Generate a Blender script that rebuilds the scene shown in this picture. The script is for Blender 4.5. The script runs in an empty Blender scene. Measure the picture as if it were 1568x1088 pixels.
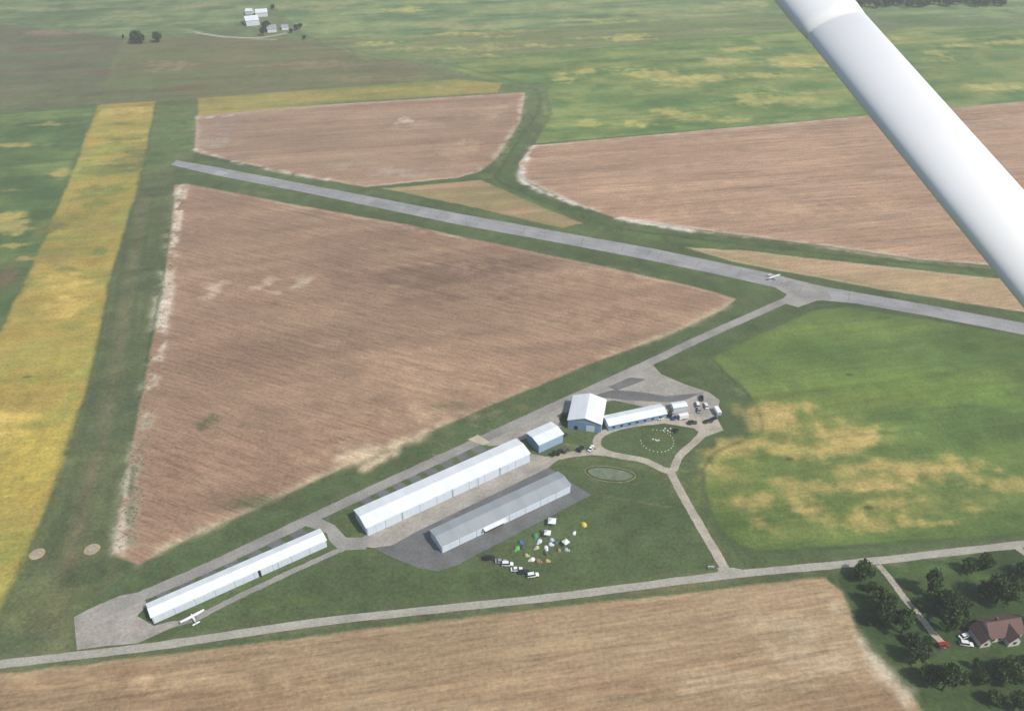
import bpy, math, random
import numpy as np
from mathutils import Vector, Matrix
random.seed(7); rng=np.random.default_rng(11)
scene=bpy.context.scene
# ---------------------------------------------------------------- camera survey
H=250.0; F=1230.0; CX=784.0; CY=543.5; T=math.atan(893.0/1230.0)
ct,st=math.cos(T),math.sin(T)
def G(px,py,z=0.0):
    """survey mark on the aerial map sheet -> metres on the ground"""
    X=px-CX; v=py-CY
    d=(X, F*ct-v*st, -(F*st+v*ct))
    s=(z-H)/d[2]
    return (d[0]*s, d[1]*s)
def GL(pts): return np.array([G(*p) for p in pts])
def lin(c):
    o=[]
    for k in c:
        k=k/255.0
        o.append(k/12.92 if k<=0.04045 else ((k+0.055)/1.055)**2.4)
    return np.array(o)
cam_d=bpy.data.cameras.new("camera"); cam=bpy.data.objects.new("camera",cam_d)
scene.collection.objects.link(cam); scene.camera=cam
cam_d.sensor_width=36; cam_d.lens=F/1568.0*36; cam_d.clip_end=60000; cam_d.clip_start=0.05
cam.location=(0,0,H); cam.rotation_euler=(math.pi/2-T,0,0)
# ---------------------------------------------------------------- light
w=bpy.data.worlds.new("World"); scene.world=w; w.use_nodes=True
nt=w.node_tree; bg=nt.nodes["Background"]; sky=nt.nodes.new("ShaderNodeTexSky")
sky.sky_type='NISHITA'; sky.sun_disc=False
SE=math.radians(50); SA=math.radians(122)
sky.sun_elevation=SE; sky.sun_rotation=SA; sky.air_density=1.3; sky.dust_density=2.0
nt.links.new(sky.outputs[0],bg.inputs[0]); bg.inputs[1].default_value=0.125
sd=bpy.data.lights.new("sun",'SUN'); sd.energy=3.7; sd.angle=math.radians(0.5); sd.color=(1,0.955,0.88)
sun=bpy.data.objects.new("sun",sd); scene.collection.objects.link(sun)
sdir=Vector((math.sin(SA)*math.cos(SE),math.cos(SA)*math.cos(SE),math.sin(SE)))
sun.rotation_euler=sdir.to_track_quat('Z','Y').to_euler(); sun.location=(200,-100,400)
scene.view_settings.view_transform='Standard'; scene.view_settings.look='None'; scene.view_settings.exposure=0
# ---------------------------------------------------------------- materials
MATS={}
def mat(name,col,rough=0.8,var=0.12,scale=0.3,stretch=(1,1,1),metal=0.0,col2=None,detail=4,spec=0.3,rot=0,fine=None,islin=False):
    if name in MATS: return MATS[name]
    m=bpy.data.materials.new(name); m.use_nodes=True; n=m.node_tree.nodes; l=m.node_tree.links
    b=n["Principled BSDF"]; b.inputs["Roughness"].default_value=rough; b.inputs["Metallic"].default_value=metal
    b.inputs["Specular IOR Level"].default_value=spec
    c=np.array(col) if islin else lin(col)
    c2=(c*(1-var*1.6)) if col2 is None else lin(col2)
    c1=np.clip(c*(1+var),0,1)
    tc=n.new("ShaderNodeTexCoord"); mp=n.new("ShaderNodeMapping"); mp.inputs["Scale"].default_value=stretch; mp.inputs["Rotation"].default_value=(0,0,rot)
    nz=n.new("ShaderNodeTexNoise"); nz.inputs["Scale"].default_value=scale; nz.inputs["Detail"].default_value=detail; nz.inputs["Roughness"].default_value=0.6
    cr=n.new("ShaderNodeValToRGB"); cr.color_ramp.elements[0].position=0.3; cr.color_ramp.elements[1].position=0.7
    cr.color_ramp.elements[0].color=(*c2,1); cr.color_ramp.elements[1].color=(*c1,1)
    l.new(tc.outputs["Object"],mp.inputs[0]); l.new(mp.outputs[0],nz.inputs["Vector"]); l.new(nz.outputs[0],cr.inputs[0])
    out=cr.outputs[0]
    if fine:
        n2=n.new("ShaderNodeTexNoise"); n2.inputs["Scale"].default_value=fine; n2.inputs["Detail"].default_value=3
        l.new(tc.outputs["Object"],n2.inputs["Vector"])
        mr=n.new("ShaderNodeMapRange"); mr.inputs[1].default_value=.3; mr.inputs[2].default_value=.7; mr.inputs[3].default_value=.82; mr.inputs[4].default_value=1.14
        l.new(n2.outputs[0],mr.inputs[0]); mx=n.new("ShaderNodeVectorMath"); mx.operation='SCALE'
        l.new(out,mx.inputs[0]); l.new(mr.outputs[0],mx.inputs["Scale"]); out=mx.outputs[0]
    l.new(out,b.inputs["Base Color"]); MATS[name]=m; return m
M_white=mat("white_metal_siding",(214,221,228),0.5,0.05,0.5,(3,3,.2))
M_roofw=mat("white_metal_roof",(222,226,228),0.55,0.06,0.25,(1,.2,1))
M_roofg=mat("grey_metal_roof",(152,158,161),0.5,0.08,0.2,(1,.2,1))
M_blue=mat("blue_grey_siding",(120,150,176),0.5,0.06,0.5,(3,3,.2))
M_pale=mat("pale_blue_siding",(184,201,216),0.5,0.06,0.5,(3,3,.2))
M_door=mat("hangar_door_white",(204,214,224),0.5,0.05,0.6,(3,3,.2))
M_dark=mat("dark_opening",(40,44,48),0.7,0.1,1)
M_seam=mat("seam_grey",(166,175,184),0.7,0.1,1)
M_tread=mat("rubber",(28,28,30),0.8,0.1,1)
M_glass=mat("window_glass",(30,38,46),0.12,0.1,1,spec=0.8)
M_asph=mat("taxiway_asphalt",(148,145,138),0.9,0.18,0.07,(1,1,1),fine=1.2)
M_run=mat("runway_asphalt",(149,148,147),0.9,0.16,0.06,(1,1,1),fine=0.9)
M_daspd=mat("dark_asphalt",(108,109,108),0.9,0.16,0.12,fine=1.0)
M_conc=mat("concrete",(158,152,142),0.9,0.18,0.09,fine=0.8)
M_road=mat("road_chipseal",(162,158,146),0.9,0.12,0.08,fine=0.9)
M_grav=mat("gravel",(170,161,145),0.95,0.15,0.15,fine=1.2)
M_dirt=mat("dirt_track",(172,154,126),0.95,0.15,0.2,fine=1.2)
M_paint=mat("worn_white_paint",(186,186,180),0.8,0.15,0.8)
M_plane=mat("aircraft_white",(228,228,226),0.3,0.03,1)
M_bark=mat("bark",(70,58,46),0.9,0.2,2)
# ---------------------------------------------------------------- mesh builder
class MB:
    def __init__(s): s.v=[]; s.f=[]; s.m=[]; s.mats=[]
    def mi(s,m):
        if m not in s.mats: s.mats.append(m)
        return s.mats.index(m)
    def add(s,vs,fs,m):
        o=len(s.v); s.v+= [tuple(p) for p in vs]; k=s.mi(m)
        for f in fs: s.f.append(tuple(i+o for i in f)); s.m.append(k)
    def box(s,x0,x1,y0,y1,z0,z1,m):
        s.add([(x0,y0,z0),(x1,y0,z0),(x1,y1,z0),(x0,y1,z0),(x0,y0,z1),(x1,y0,z1),(x1,y1,z1),(x0,y1,z1)],
              [(3,2,1,0),(4,5,6,7),(0,1,5,4),(1,2,6,5),(2,3,7,6),(3,0,4,7)],m)
    def frustum(s,a,b,z0,z1,m,top=None):
        (x0,x1,y0,y1),(u0,u1,v0,v1)=a,b
        vs=[(x0,y0,z0),(x1,y0,z0),(x1,y1,z0),(x0,y1,z0),(u0,v0,z1),(u1,v0,z1),(u1,v1,z1),(u0,v1,z1)]
        s.add(vs,[(3,2,1,0),(0,1,5,4),(1,2,6,5),(2,3,7,6),(3,0,4,7)],m); s.add(vs,[(4,5,6,7)],top or m)
    def loft(s,secs,m,cap=True):
        n=len(secs[0]); vs=[p for q in secs for p in q]; fs=[]
        for i in range(len(secs)-1):
            for j in range(n):
                a=i*n+j; b=i*n+(j+1)%n; fs.append((a,b,b+n,a+n))
        if cap: fs.append(tuple(range(n))[::-1]); fs.append(tuple((len(secs)-1)*n+j for j in range(n)))
        s.add(vs,fs,m)
    def tube(s,p,q,r0,r1,m,n=8):
        p=Vector(p);q=Vector(q);d=(q-p).normalized(); a=d.orthogonal().normalized(); b=d.cross(a)
        s.loft([[p+(a*math.cos(t)+b*math.sin(t))*r0 for t in [2*math.pi*i/n for i in range(n)]],
                [q+(a*math.cos(t)+b*math.sin(t))*r1 for t in [2*math.pi*i/n for i in range(n)]]],m)
    def obj(s,name,parent=None,smooth=False,loc=None,rz=0,scale=None):
        me=bpy.data.meshes.new(name); me.from_pydata(s.v,[],s.f)
        for m in s.mats: me.materials.append(m)
        me.polygons.foreach_set("material_index",s.m)
        if smooth: me.polygons.foreach_set("use_smooth",[True]*len(s.f))
        me.update()
        o=bpy.data.objects.new(name,me); scene.collection.objects.link(o)
        if parent: o.parent=parent
        if loc is not None: o.location=loc
        o.rotation_euler=(0,0,rz)
        if scale: o.scale=scale
        return o
def empty(name,loc,rz=0):
    e=bpy.data.objects.new(name,None); scene.collection.objects.link(e); e.location=loc; e.rotation_euler=(0,0,rz); e.empty_display_size=1; return e
def inst(name,me,loc,rz=0,scale=(1,1,1)):
    o=bpy.data.objects.new(name,me); scene.collection.objects.link(o); o.location=loc; o.rotation_euler=(0,0,rz); o.scale=scale; return o
# ---------------------------------------------------------------- ground
def vnoise(x,y,seed):
    xi=np.floor(x).astype(np.int64); yi=np.floor(y).astype(np.int64); fx=x-xi; fy=y-yi
    fx=fx*fx*(3-2*fx); fy=fy*fy*(3-2*fy)
    def h(a,b):
        n=(a*374761393+b*668265263+seed*974634777)&0xffffffff
        n=((n^(n>>13))*1274126177)&0xffffffff; n=n^(n>>16); return n/4294967296.0
    return (h(xi,yi)*(1-fx)+h(xi+1,yi)*fx)*(1-fy)+(h(xi,yi+1)*(1-fx)+h(xi+1,yi+1)*fx)*fy
def fbm(x,y,seed,o=4):
    r=0;a=.5;t=0
    for i in range(o): r=r+a*vnoise(x,y,seed+i*17); t+=a; a*=.55; x=x*2.03+13.7; y=y*2.03-7.1
    return r/t
def half(c,step,fine,g):
    out=[];x=c;s=step
    while x<fine: x+=s; s*=g; out.append(x)
    while x<25000: s*=1.3; x+=s; out.append(x)
    return out
core=list(np.arange(-230,230.1,0.9)); r=half(230,.9,800,1.003)
Xs=np.array([-a for a in r[::-1]]+core+r)
r2=half(450,.9,1350,1.003); low=[];y=130;s=.9
while y>-25000: s*=1.3; y-=s; low.append(y)
Ys=np.array(low[::-1]+list(np.arange(130,450.1,.9))+r2)
XX,YY=np.meshgrid(Xs,Ys); ny,nx=XX.shape
N1=fbm(XX/70,YY/70,3,4)-.5; N2=fbm(XX/22,YY/22,31,4)-.5; N3=fbm(XX/6,YY/6,57,3)-.5
ang=math.radians(11)
EU=XX*math.cos(ang)+YY*math.sin(ang); EV=-XX*math.sin(ang)+YY*math.cos(ang)
NS=fbm(EU/90,EV/18,71,4)-.5      # blotches drawn out along the planting direction
NT=fbm(EU/160,EV/9,171,4)-.5
C=np.zeros((ny,nx,3)); TX=np.zeros((ny,nx,3))
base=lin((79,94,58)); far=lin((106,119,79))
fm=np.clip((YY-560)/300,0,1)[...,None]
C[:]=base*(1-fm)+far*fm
C*= (1+0.55*N1+0.3*N2)[...,None]; TX[...,2]=1
def sl(P,pad):
    i0=max(np.searchsorted(Xs,P[:,0].min()-pad)-1,0); i1=min(np.searchsorted(Xs,P[:,0].max()+pad)+1,nx)
    j0=max(np.searchsorted(Ys,P[:,1].min()-pad)-1,0); j1=min(np.searchsorted(Ys,P[:,1].max()+pad)+1,ny)
    return slice(j0,j1),slice(i0,i1)
def segd(x,y,a,b):
    ex,ey=b-a; L=ex*ex+ey*ey+1e-9
    t=np.clip(((x-a[0])*ex+(y-a[1])*ey)/L,0,1)
    return (x-a[0]-t*ex)**2+(y-a[1]-t*ey)**2
def smooth_poly(P,closed=True,n=4):
    out=[];m=len(P)
    rngi=range(m) if closed else range(m-1)
    for i in rngi:
        if closed: p0,p1,p2,p3=P[i-1],P[i],P[(i+1)%m],P[(i+2)%m]
        else: p0,p1,p2,p3=P[max(i-1,0)],P[i],P[i+1],P[min(i+2,m-1)]
        for k in range(n):
            t=k/n; out.append(.5*((2*p1)+(p2-p0)*t+(2*p0-5*p1+4*p2-p3)*t*t+(3*p1-p0-3*p2+p3)*t**3))
    if not closed: out.append(P[-1])
    return np.array(out)
def field(pts,col,col2=None,edge=1.5,warp=2.0,tex=(0,0,0),v=(.3,.2,.25),ecol=None,ew=3,es=.8):
    P=GL(pts); s=sl(P,12); x=XX[s]; y=YY[s]
    d=np.full(x.shape,1e12); ins=np.zeros(x.shape,bool); n=len(P)
    for i in range(n):
        a=P[i]; b=P[(i+1)%n]; d=np.minimum(d,segd(x,y,a,b))
        if a[1]!=b[1]:
            c=((a[1]>y)!=(b[1]>y))&(x<(b[0]-a[0])*(y-a[1])/(b[1]-a[1])+a[0]); ins^=c
    d=np.sqrt(d); d=np.where(ins,-d,d)
    dd=d+warp*(N3[s]*2+N2[s]*2)
    m=np.clip(.5-dd/edge,0,1)[...,None]
    c=lin(col); cc=np.broadcast_to(c,x.shape+(3,)).copy()
    if col2 is not None:
        k=np.clip(.5+3.0*NS[s]+1.6*N2[s],0,1)[...,None]; cc=cc*(1-k)+lin(col2)*k
    cc=cc*(1+v[0]*N1[s]+v[1]*N2[s]+v[2]*NS[s]+.45*NT[s])[...,None]
    if ecol is not None:
        k=(np.exp(-(dd/ew)**2)*es*np.clip(.5+3*N2[s]+2*N3[s]+.3,0,1))[...,None]; cc=cc*(1-k)+lin(ecol)*k
    C[s]=C[s]*(1-m)+cc*m; TX[s]=TX[s]*(1-m)+np.array(tex)*m
def blob(px,py,rx,ry,col,st=.8,soft=.35,nz=1.2,tex=None):
    c=np.array(G(px,py)); ax=abs(G(px+rx,py)[0]-c[0]); ay=abs(G(px,py-ry)[1]-c[1])
    P=np.array([c-[ax*1.9,ay*1.9],c+[ax*1.9,ay*1.9]]); s=sl(P,2); x=(XX[s]-c[0])/ax; y=(YY[s]-c[1])/ay
    g=1.12-np.sqrt(x*x+y*y)+nz*(N2[s]*.9+N3[s]*.8+NS[s]*.8+NT[s]*.7)
    m=np.clip(g/(soft+.25),0,1); m=(m*m*(3-2*m)*st)[...,None]
    C[s]=C[s]*(1-m)+lin(col)*(1+.3*N3[s]+.2*N2[s])[...,None]*m
def line(pts,wd,col,st=.8,brk=0.0,sm=True,soft=1.0):
    P=GL(pts)
    if sm and len(P)>2: P=smooth_poly(P,False,4)
    s=sl(P,wd*4); x=XX[s]+N2[s]*wd; y=YY[s]+N3[s]*wd
    d=np.full(x.shape,1e12)
    for i in range(len(P)-1): d=np.minimum(d,segd(x,y,P[i],P[i+1]))
    m=np.exp(-(np.sqrt(d)/wd)**(2*soft))*st
    if brk: m=m*np.clip(.5+brk*(N2[s]*3+N3[s]*2.5),0,1)
    m=m[...,None]; C[s]=C[s]*(1-m)+lin(col)*(1+.3*N3[s])[...,None]*m
# far fields
field([(-300,-120),(380,-120),(420,0),(380,38),(300,50),(190,55),(-300,5)],(96,118,76),(120,134,86),tex=(0,.2,.6),warp=1)
field([(420,-120),(2100,-120),(2100,40),(1190,20),(900,40),(560,60),(470,55),(410,0)],(100,126,80),(128,140,88),tex=(0,.25,.5),warp=1)
field([(-300,5),(190,58),(172,100),(150,158),(-300,190)],(110,106,80),(98,104,70),edge=2,warp=1,tex=(0,.3,.3))
for p in [(80,50,60,5,(140,120,94)),(40,90,50,8,(98,102,70)),(100,118,60,10,(104,104,72)),(60,150,70,8,(106,110,70)),(20,120,60,8,(94,106,68)),(130,75,30,8,(114,112,78)),(60,30,60,4,(96,108,70))]: blob(*p,st=.65)
field([(198,58),(400,55),(480,64),(545,80),(640,97),(728,122),(302,152),(156,160),(176,100)],(118,113,80),(102,108,70),edge=2,warp=1,tex=(0,.3,.3))
for p in [(260,100,50,6,(138,118,92)),(500,100,80,6,(134,116,88)),(340,130,80,6,(108,108,70)),(420,80,60,6,(98,110,66)),(230,130,50,8,(100,112,68)),(300,75,60,6,(104,108,70)),(580,120,70,5,(124,118,78)),(420,112,70,5,(104,110,68))]: blob(*p,st=.65)
field([(470,52),(560,60),(900,38),(1190,18),(1230,45),(900,75),(700,90),(560,92)],(128,132,86),(106,122,72),edge=3,warp=1,tex=(0,.3,.5))
field([(700,92),(900,74),(1230,45),(2000,30),(2000,130),(1568,156),(1180,189),(820,219),(845,175),(838,130),(770,128),(690,105)],(94,123,66),(126,137,76),edge=2,warp=1,tex=(0,.3,.5))
rr=random.Random(3)
for i in range(46):
    x=rr.uniform(600,1568); y=rr.uniform(2,150) if x>830 else rr.uniform(2,85); k=(y+60)/200
    blob(x,y,rr.uniform(20,60),rr.uniform(2,7)*(k+.4),(164,158,90) if i%2 else (84,114,62),st=rr.uniform(.35,.6),soft=.8,nz=1.6)
for p in [(1000,112,60,10),(900,108,40,6),(1240,92,60,10),(1170,152,75,14),(1540,62,50,8),(1030,172,35,7),(1440,85,30,8),(865,120,25,8),(1100,92,30,5),(1250,100,60,4),(1480,70,50,4),(620,14,30,6),(960,58,40,4),(1330,60,50,5),(740,85,60,4),(1080,120,50,6),(900,190,18,8),(1090,182,80,6),(1000,190,50,5),(560,65,40,4),(820,70,60,3),(1150,75,50,4),(700,50,50,3),(930,30,60,3),(1180,115,40,4)]:
    blob(*p,col=(172,162,90),st=.7,soft=.7,nz=1.5)
for p in [(1240,130,50,8),(930,150,50,10),(1500,110,50,12),(1080,62,60,6),(1400,30,60,8),(880,85,40,5),(1060,148,60,6),(1350,110,40,10)]: blob(*p,col=(82,114,60),st=.7,soft=.7)
for p in [(80,14,60,4),(500,10,60,5),(700,40,60,5),(1000,22,60,5),(300,8,40,4),(850,12,60,4),(1120,12,50,4),(200,30,50,4)]: blob(*p,col=(150,144,98),st=.6,soft=.6)
field([(303,150),(520,134),(700,121),(768,127),(762,141),(500,158),(302,178)],(156,143,78),(118,124,64),edge=2,warp=1,tex=(0,.2,.6))
# left fields
field([(-500,190),(0,175),(148,163),(118,240),(40,430),(0,505),(-500,1250)],(82,105,60),(102,120,66),edge=2,warp=1,tex=(0,.3,.5))
for p in [(15,345,42,18),(5,330,50,8),(95,265,20,6),(30,222,40,4),(15,375,40,5),(20,290,40,4),(70,190,40,4),(50,395,30,4)]: blob(*p,col=(168,154,84),st=.78,soft=.5)
blob(0,430,45,30,(112,96,72),st=.85); blob(20,470,30,14,(78,104,54),st=.6)
blob(60,300,50,14,(70,98,52),st=.6); blob(50,200,60,10,(76,104,58),st=.6); blob(40,240,50,8,(72,100,54),st=.6)
field([(150,160),(238,155),(225,225),(215,275),(185,370),(165,440),(145,550),(128,610),(96,700),(70,780),(40,850),(5,930),(-60,1090),(-500,1300),(-300,800),(0,508),(40,430),(90,315),(120,240)],(178,155,74),(136,135,64),edge=2.0,warp=1.0,tex=(0,.3,.6),v=(.35,.4,.45))
for p in [(190,170,40,10,(178,158,86)),(185,245,25,8,(184,162,86)),(180,290,40,14,(110,119,58)),(180,212,40,8,(104,117,61)),(110,330,50,22,(136,127,62)),(150,350,40,10,(146,130,66)),(90,395,40,14,(142,124,70)),(150,310,30,14,(114,122,58)),(75,350,22,12,(106,106,60)),(100,430,45,16,(186,160,79)),(90,470,50,26,(193,163,82)),(60,580,40,10,(146,146,60)),(40,700,60,60,(182,160,67)),(20,640,40,24,(195,167,82)),(150,385,20,12,(106,116,58)),(30,510,20,8,(150,140,66)),(60,760,40,20,(174,150,62)),(110,500,30,12,(136,136,62)),(170,260,40,8,(118,121,62)),(140,290,20,20,(122,121,62)),(20,560,20,30,(150,144,66)),(190,190,30,5,(114,121,62)),(60,860,40,20,(156,140,66)),(90,560,30,30,(166,153,67)),(30,820,30,10,(144,138,63)),(110,610,20,30,(148,144,64)),(60,650,30,8,(148,140,63)),(105,410,30,5,(110,114,60)),(50,480,30,8,(150,136,68))]: blob(*p,st=.8,soft=.6,nz=1.6)
line([(150,160),(118,240),(85,315),(40,430),(0,508)],2.5,(86,102,56),.65,.6)
line([(240,155),(222,240),(188,370),(165,440),(146,550),(128,610),(96,700),(70,780),(30,870),(0,940)],1.6,(78,90,54),.6,.5)
line([(120,480),(100,560),(70,650),(30,760)],1.0,(150,134,64),.4,.5)
blob(40,576,9,3,(90,78,48),st=.7)
# grass landing strip
field([(240,155),(302,152),(298,235),(266,262),(272,285),(250,380),(220,560),(200,690),(172,845),(190,880),(118,940),(112,1000),(-60,1060),(10,930),(70,780),(100,700),(148,550),(168,440),(218,270)],(87,97,64),(94,102,64),edge=2,warp=.8,tex=(0,0,1),v=(.15,.2,.15))
field([(240,155),(302,152),(298,235),(240,262),(222,262)],(104,117,68),(90,108,62),edge=2,warp=1,tex=(0,0,1))
line([(222,300),(205,400),(186,520),(160,650),(130,770),(108,870),(80,960)],3.2,(116,105,78),.7,.4)
line([(200,330),(170,500),(140,620),(110,740),(85,850)],1.8,(66,80,52),.6,.4)
line([(236,300),(215,420),(196,560),(175,660),(150,740),(128,830)],1.4,(68,80,54),.5,.4)
line([(150,700),(118,800),(85,900),(55,960)],2.6,(114,103,76),.65,.5)
line([(250,300),(228,440),(200,600),(185,700),(155,830)],2.0,(70,82,54),.5,.3)
blob(60,930,50,40,(102,107,68),st=.6); blob(130,880,40,20,(64,78,50),st=.6); blob(215,240,40,16,(80,94,56),st=.6)
blob(100,800,20,50,(68,80,52),st=.5); blob(90,970,40,20,(106,107,72),st=.5)
# pocket field north of runway
field([(300,177),(480,161),(770,143),(804,141),(797,185),(762,240),(735,262),(700,272),(560,286),(470,270),(400,255),(340,242),(298,232)],(161,133,107),(148,120,96),edge=1.6,warp=1.0,tex=(0,.6,0),v=(.3,.25,.3),ecol=(198,180,158),ew=3,es=.5)
for p in [(345,195,48,16,(144,127,116)),(330,218,36,10,(156,140,123)),(620,262,60,9,(171,151,134)),(755,170,30,14,(169,143,115)),(520,250,50,8,(152,135,112)),(480,215,90,20,(138,114,91)),(690,230,60,16,(169,139,111)),(640,190,60,8,(166,141,116)),(400,185,60,8,(144,120,97)),(700,180,50,10,(144,118,94)),(615,183,17,7,(208,186,166))]: blob(*p,st=.7,soft=.8)
line([(300,228),(345,243),(400,256),(470,270),(500,274)],2.4,(206,196,178),.8,1.0)
line([(302,180),(355,176)],2.3,(202,196,184),.8,.8)
line([(800,145),(793,185),(762,235),(735,258)],3.2,(198,180,151),.6,.8)
field([(585,288),(735,275),(770,290),(890,341),(862,349),(730,318)],(165,137,104),(142,128,86),edge=1.6,warp=1,tex=(0,.4,.3),v=(.2,.25,.2))
# right brown field
field([(816,222),(1180,190),(1568,155),(2100,105),(2100,460),(1568,410),(1400,396),(1250,374),(1060,350),(950,335),(880,312),(802,275),(794,250)],(175,143,116),(161,130,103),edge=1.6,warp=1.0,tex=(0,.9,0),v=(.25,.25,.3),ecol=(202,186,166),ew=3.5,es=.5)
for p in [(1450,230,130,18,(154,124,98)),(1150,230,160,10,(158,128,103)),(1450,340,120,20,(166,137,107)),(1200,320,160,16,(181,149,117)),(1000,290,80,14,(171,142,111)),(1350,270,120,8,(146,119,95)),(1500,380,60,10,(140,120,93)),(1520,190,90,10,(171,145,118)),(980,245,70,8,(148,122,97)),(1280,350,120,8,(154,128,99)),(1400,200,100,6,(154,126,101)),(1100,265,90,6,(152,124,99))]: blob(*p,st=.6,soft=.8)
line([(818,222),(800,258),(806,280),(870,308),(950,334),(1060,352)],2.8,(208,200,186),.85,1.1)
line([(1060,352),(1250,376),(1400,398),(1568,414)],2.0,(174,159,131),.6,.8)
for k_ in range(9):
    y0=235+k_*17; line([(980+k_*18,y0+8),(1250,y0-2+k_*2),(1568,y0-18+k_*6)],1.0,(146,118,93),.4,.7)
field([(1050,378),(1150,384),(1250,396),(1400,412),(1568,430),(2100,490),(2100,570),(1568,477),(1370,446),(1200,415),(1120,400)],(182,152,118),(163,139,103),edge=1.6,warp=1,tex=(0,.6,0),v=(.2,.2,.2),ecol=(194,174,142),ew=2)
# ditch
line([(730,112),(800,128),(822,150),(800,190),(778,235),(748,266),(790,296),(850,318),(930,346),(1060,368),(1250,388),(1400,404),(1568,420),(1800,442)],7,(98,114,64),.8,.25)
line([(820,135),(828,160),(808,195),(788,225),(770,255),(760,272),(800,295),(850,315),(930,345),(1060,364),(1250,386),(1400,402),(1568,418),(1800,440)],1.8,(58,77,42),.85,.3)
line([(745,262),(790,290),(850,310),(920,336)],1.5,(64,79,44),.6,.4)
line([(838,150),(832,185),(812,215)],4,(124,132,68),.6,.5)
line([(455,52),(530,72),(545,84),(585,92),(640,92),(720,106),(800,128)],2.5,(72,97,56),.75,.4)
line([(640,92),(900,74),(1190,40)],2.5,(118,130,78),.6,.5)
line([(200,62),(400,56),(640,97),(725,120)],2,(84,99,60),.6,.6)
line([(192,60),(172,105),(152,158)],3.5,(118,117,74),.7,.4)
line([(290,46),(345,56),(420,60)],3,(192,185,166),.7,.4)
line([(-100,178),(0,174),(150,160)],2.5,(76,93,54),.6,.4)
# verges of runway
line([(270,258),(460,296),(700,347),(860,377),(1000,404),(1120,430),(1190,444)],4,(94,106,60),.6,.2)
line([(280,240),(460,272),(700,318),(860,347),(1000,372),(1200,410),(1568,484)],4,(98,108,62),.6,.2)
# main brown triangle
TRI=[(268,283),(285,281),(480,318),(620,343),(740,369),(860,394),(1000,424),(1070,440),(1128,457),(1110,472),(1030,510),(900,557),(760,615),(640,668),(500,727),(380,783),(300,818),(212,862),(172,846),(200,700),(225,570),(250,450),(262,350)]
field(TRI,(156,127,101),(141,113,90),edge=1.4,warp=1.0,tex=(.75,0,0),v=(.3,.3,.15),ecol=(182,162,132),ew=3.2,es=.6)
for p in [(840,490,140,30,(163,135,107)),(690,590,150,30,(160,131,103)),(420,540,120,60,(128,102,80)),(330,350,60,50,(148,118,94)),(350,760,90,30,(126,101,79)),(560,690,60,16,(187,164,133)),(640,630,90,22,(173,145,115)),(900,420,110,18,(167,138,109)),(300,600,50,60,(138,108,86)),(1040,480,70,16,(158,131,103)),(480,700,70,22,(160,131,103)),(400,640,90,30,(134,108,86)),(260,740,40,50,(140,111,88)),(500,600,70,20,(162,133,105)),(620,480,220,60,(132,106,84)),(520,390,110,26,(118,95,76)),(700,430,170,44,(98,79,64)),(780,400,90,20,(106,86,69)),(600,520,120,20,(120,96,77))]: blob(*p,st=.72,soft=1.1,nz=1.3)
for p in [(325,447,15,22,(204,177,149)),(462,430,18,12,(191,171,143)),(415,428,12,8,(187,161,133)),(345,432,14,6,(187,159,131)),(418,448,16,5,(180,152,126)),(530,465,16,5,(170,146,116)),(545,385,14,4,(181,149,121)),(325,438,18,12,(187,159,135)),(390,440,10,4,(183,157,129)),(555,380,20,4,(175,147,119))]: blob(*p,st=.7,soft=.8)
for p in [(325,642,40,14,(84,90,60)),(370,650,18,8,(104,102,84)),(310,655,20,10,(76,83,52))]: blob(*p,st=.75,soft=.8,nz=1.6)
line([(540,337),(720,388),(860,420),(970,452)],1.2,(104,83,66),.6,.2)
line([(500,400),(640,440),(760,470)],1.0,(106,85,67),.5,.3)
line([(480,360),(620,392),(800,432)],1.0,(106,85,67),.5,.3)
line([(590,343),(650,354),(700,362)],1.3,(197,177,149),.6,.8)
for k_ in range(10):
    x0=300+k_*38; y0=420+k_*12; line([(x0,y0+k_*18),(x0+230,y0+58+k_*18),(x0+400,y0+96+k_*17)],.7,(124,100,79) if k_%3 else (181,155,127),.38,.8)
line([(215,858),(300,816),(380,781),(500,724),(640,664),(760,612),(900,554),(1030,508),(1115,466)],2.2,(176,160,128),.55,.7)
line([(520,700),(600,684),(650,664),(560,716)],2.5,(201,179,147),.75,.7)
line([(277,285),(268,340),(262,380),(250,440),(238,520),(228,590),(212,680),(198,770),(190,840)],3.6,(199,188,166),.9,1.4)
line([(262,440),(250,490),(243,530)],3.2,(207,197,180),.85,.9)
line([(285,290),(272,360),(262,440),(250,520),(238,600)],1.6,(203,183,157),.7,1.2)
line([(266,300),(258,370),(245,450),(230,530),(220,600),(206,700),(196,800)],1.3,(78,90,58),.8,1.5)
line([(222,640),(208,740),(200,830)],2.6,(92,94,62),.6,1.4)
line([(190,790),(182,845),(210,860)],2.5,(181,168,148),.6,.8)
# soybean field east
SOY=[(1090,548),(1180,503),(1250,474),(1300,470),(1568,514),(2100,600),(2100,790),(1568,818),(1300,836),(1160,842),(1112,818),(1085,770),(1078,720),(1100,690),(1165,660),(1150,605)]
field(SOY,(86,109,54),(103,121,58),edge=1.6,warp=1.2,tex=(0,.35,.6),v=(.3,.3,.3))
for p in [(1400,590,170,40,(103,127,53)),(1500,680,120,30,(94,117,53)),(1250,540,120,30,(80,103,50)),(1450,545,120,20,(84,109,56)),(1300,610,110,20,(113,127,57)),(1520,610,80,24,(100,127,53)),(1150,560,50,24,(86,104,56)),(1130,770,60,50,(98,109,56)),(1420,640,120,14,(84,107,52))]: blob(*p,st=.6,soft=.8)
for p in [(1240,660,100,44),(1340,740,180,60),(1180,790,90,44),(1480,770,130,44),(1120,720,50,40)]: blob(*p,col=(134,133,70),st=.6,soft=1.0,nz=1.8)
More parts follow.
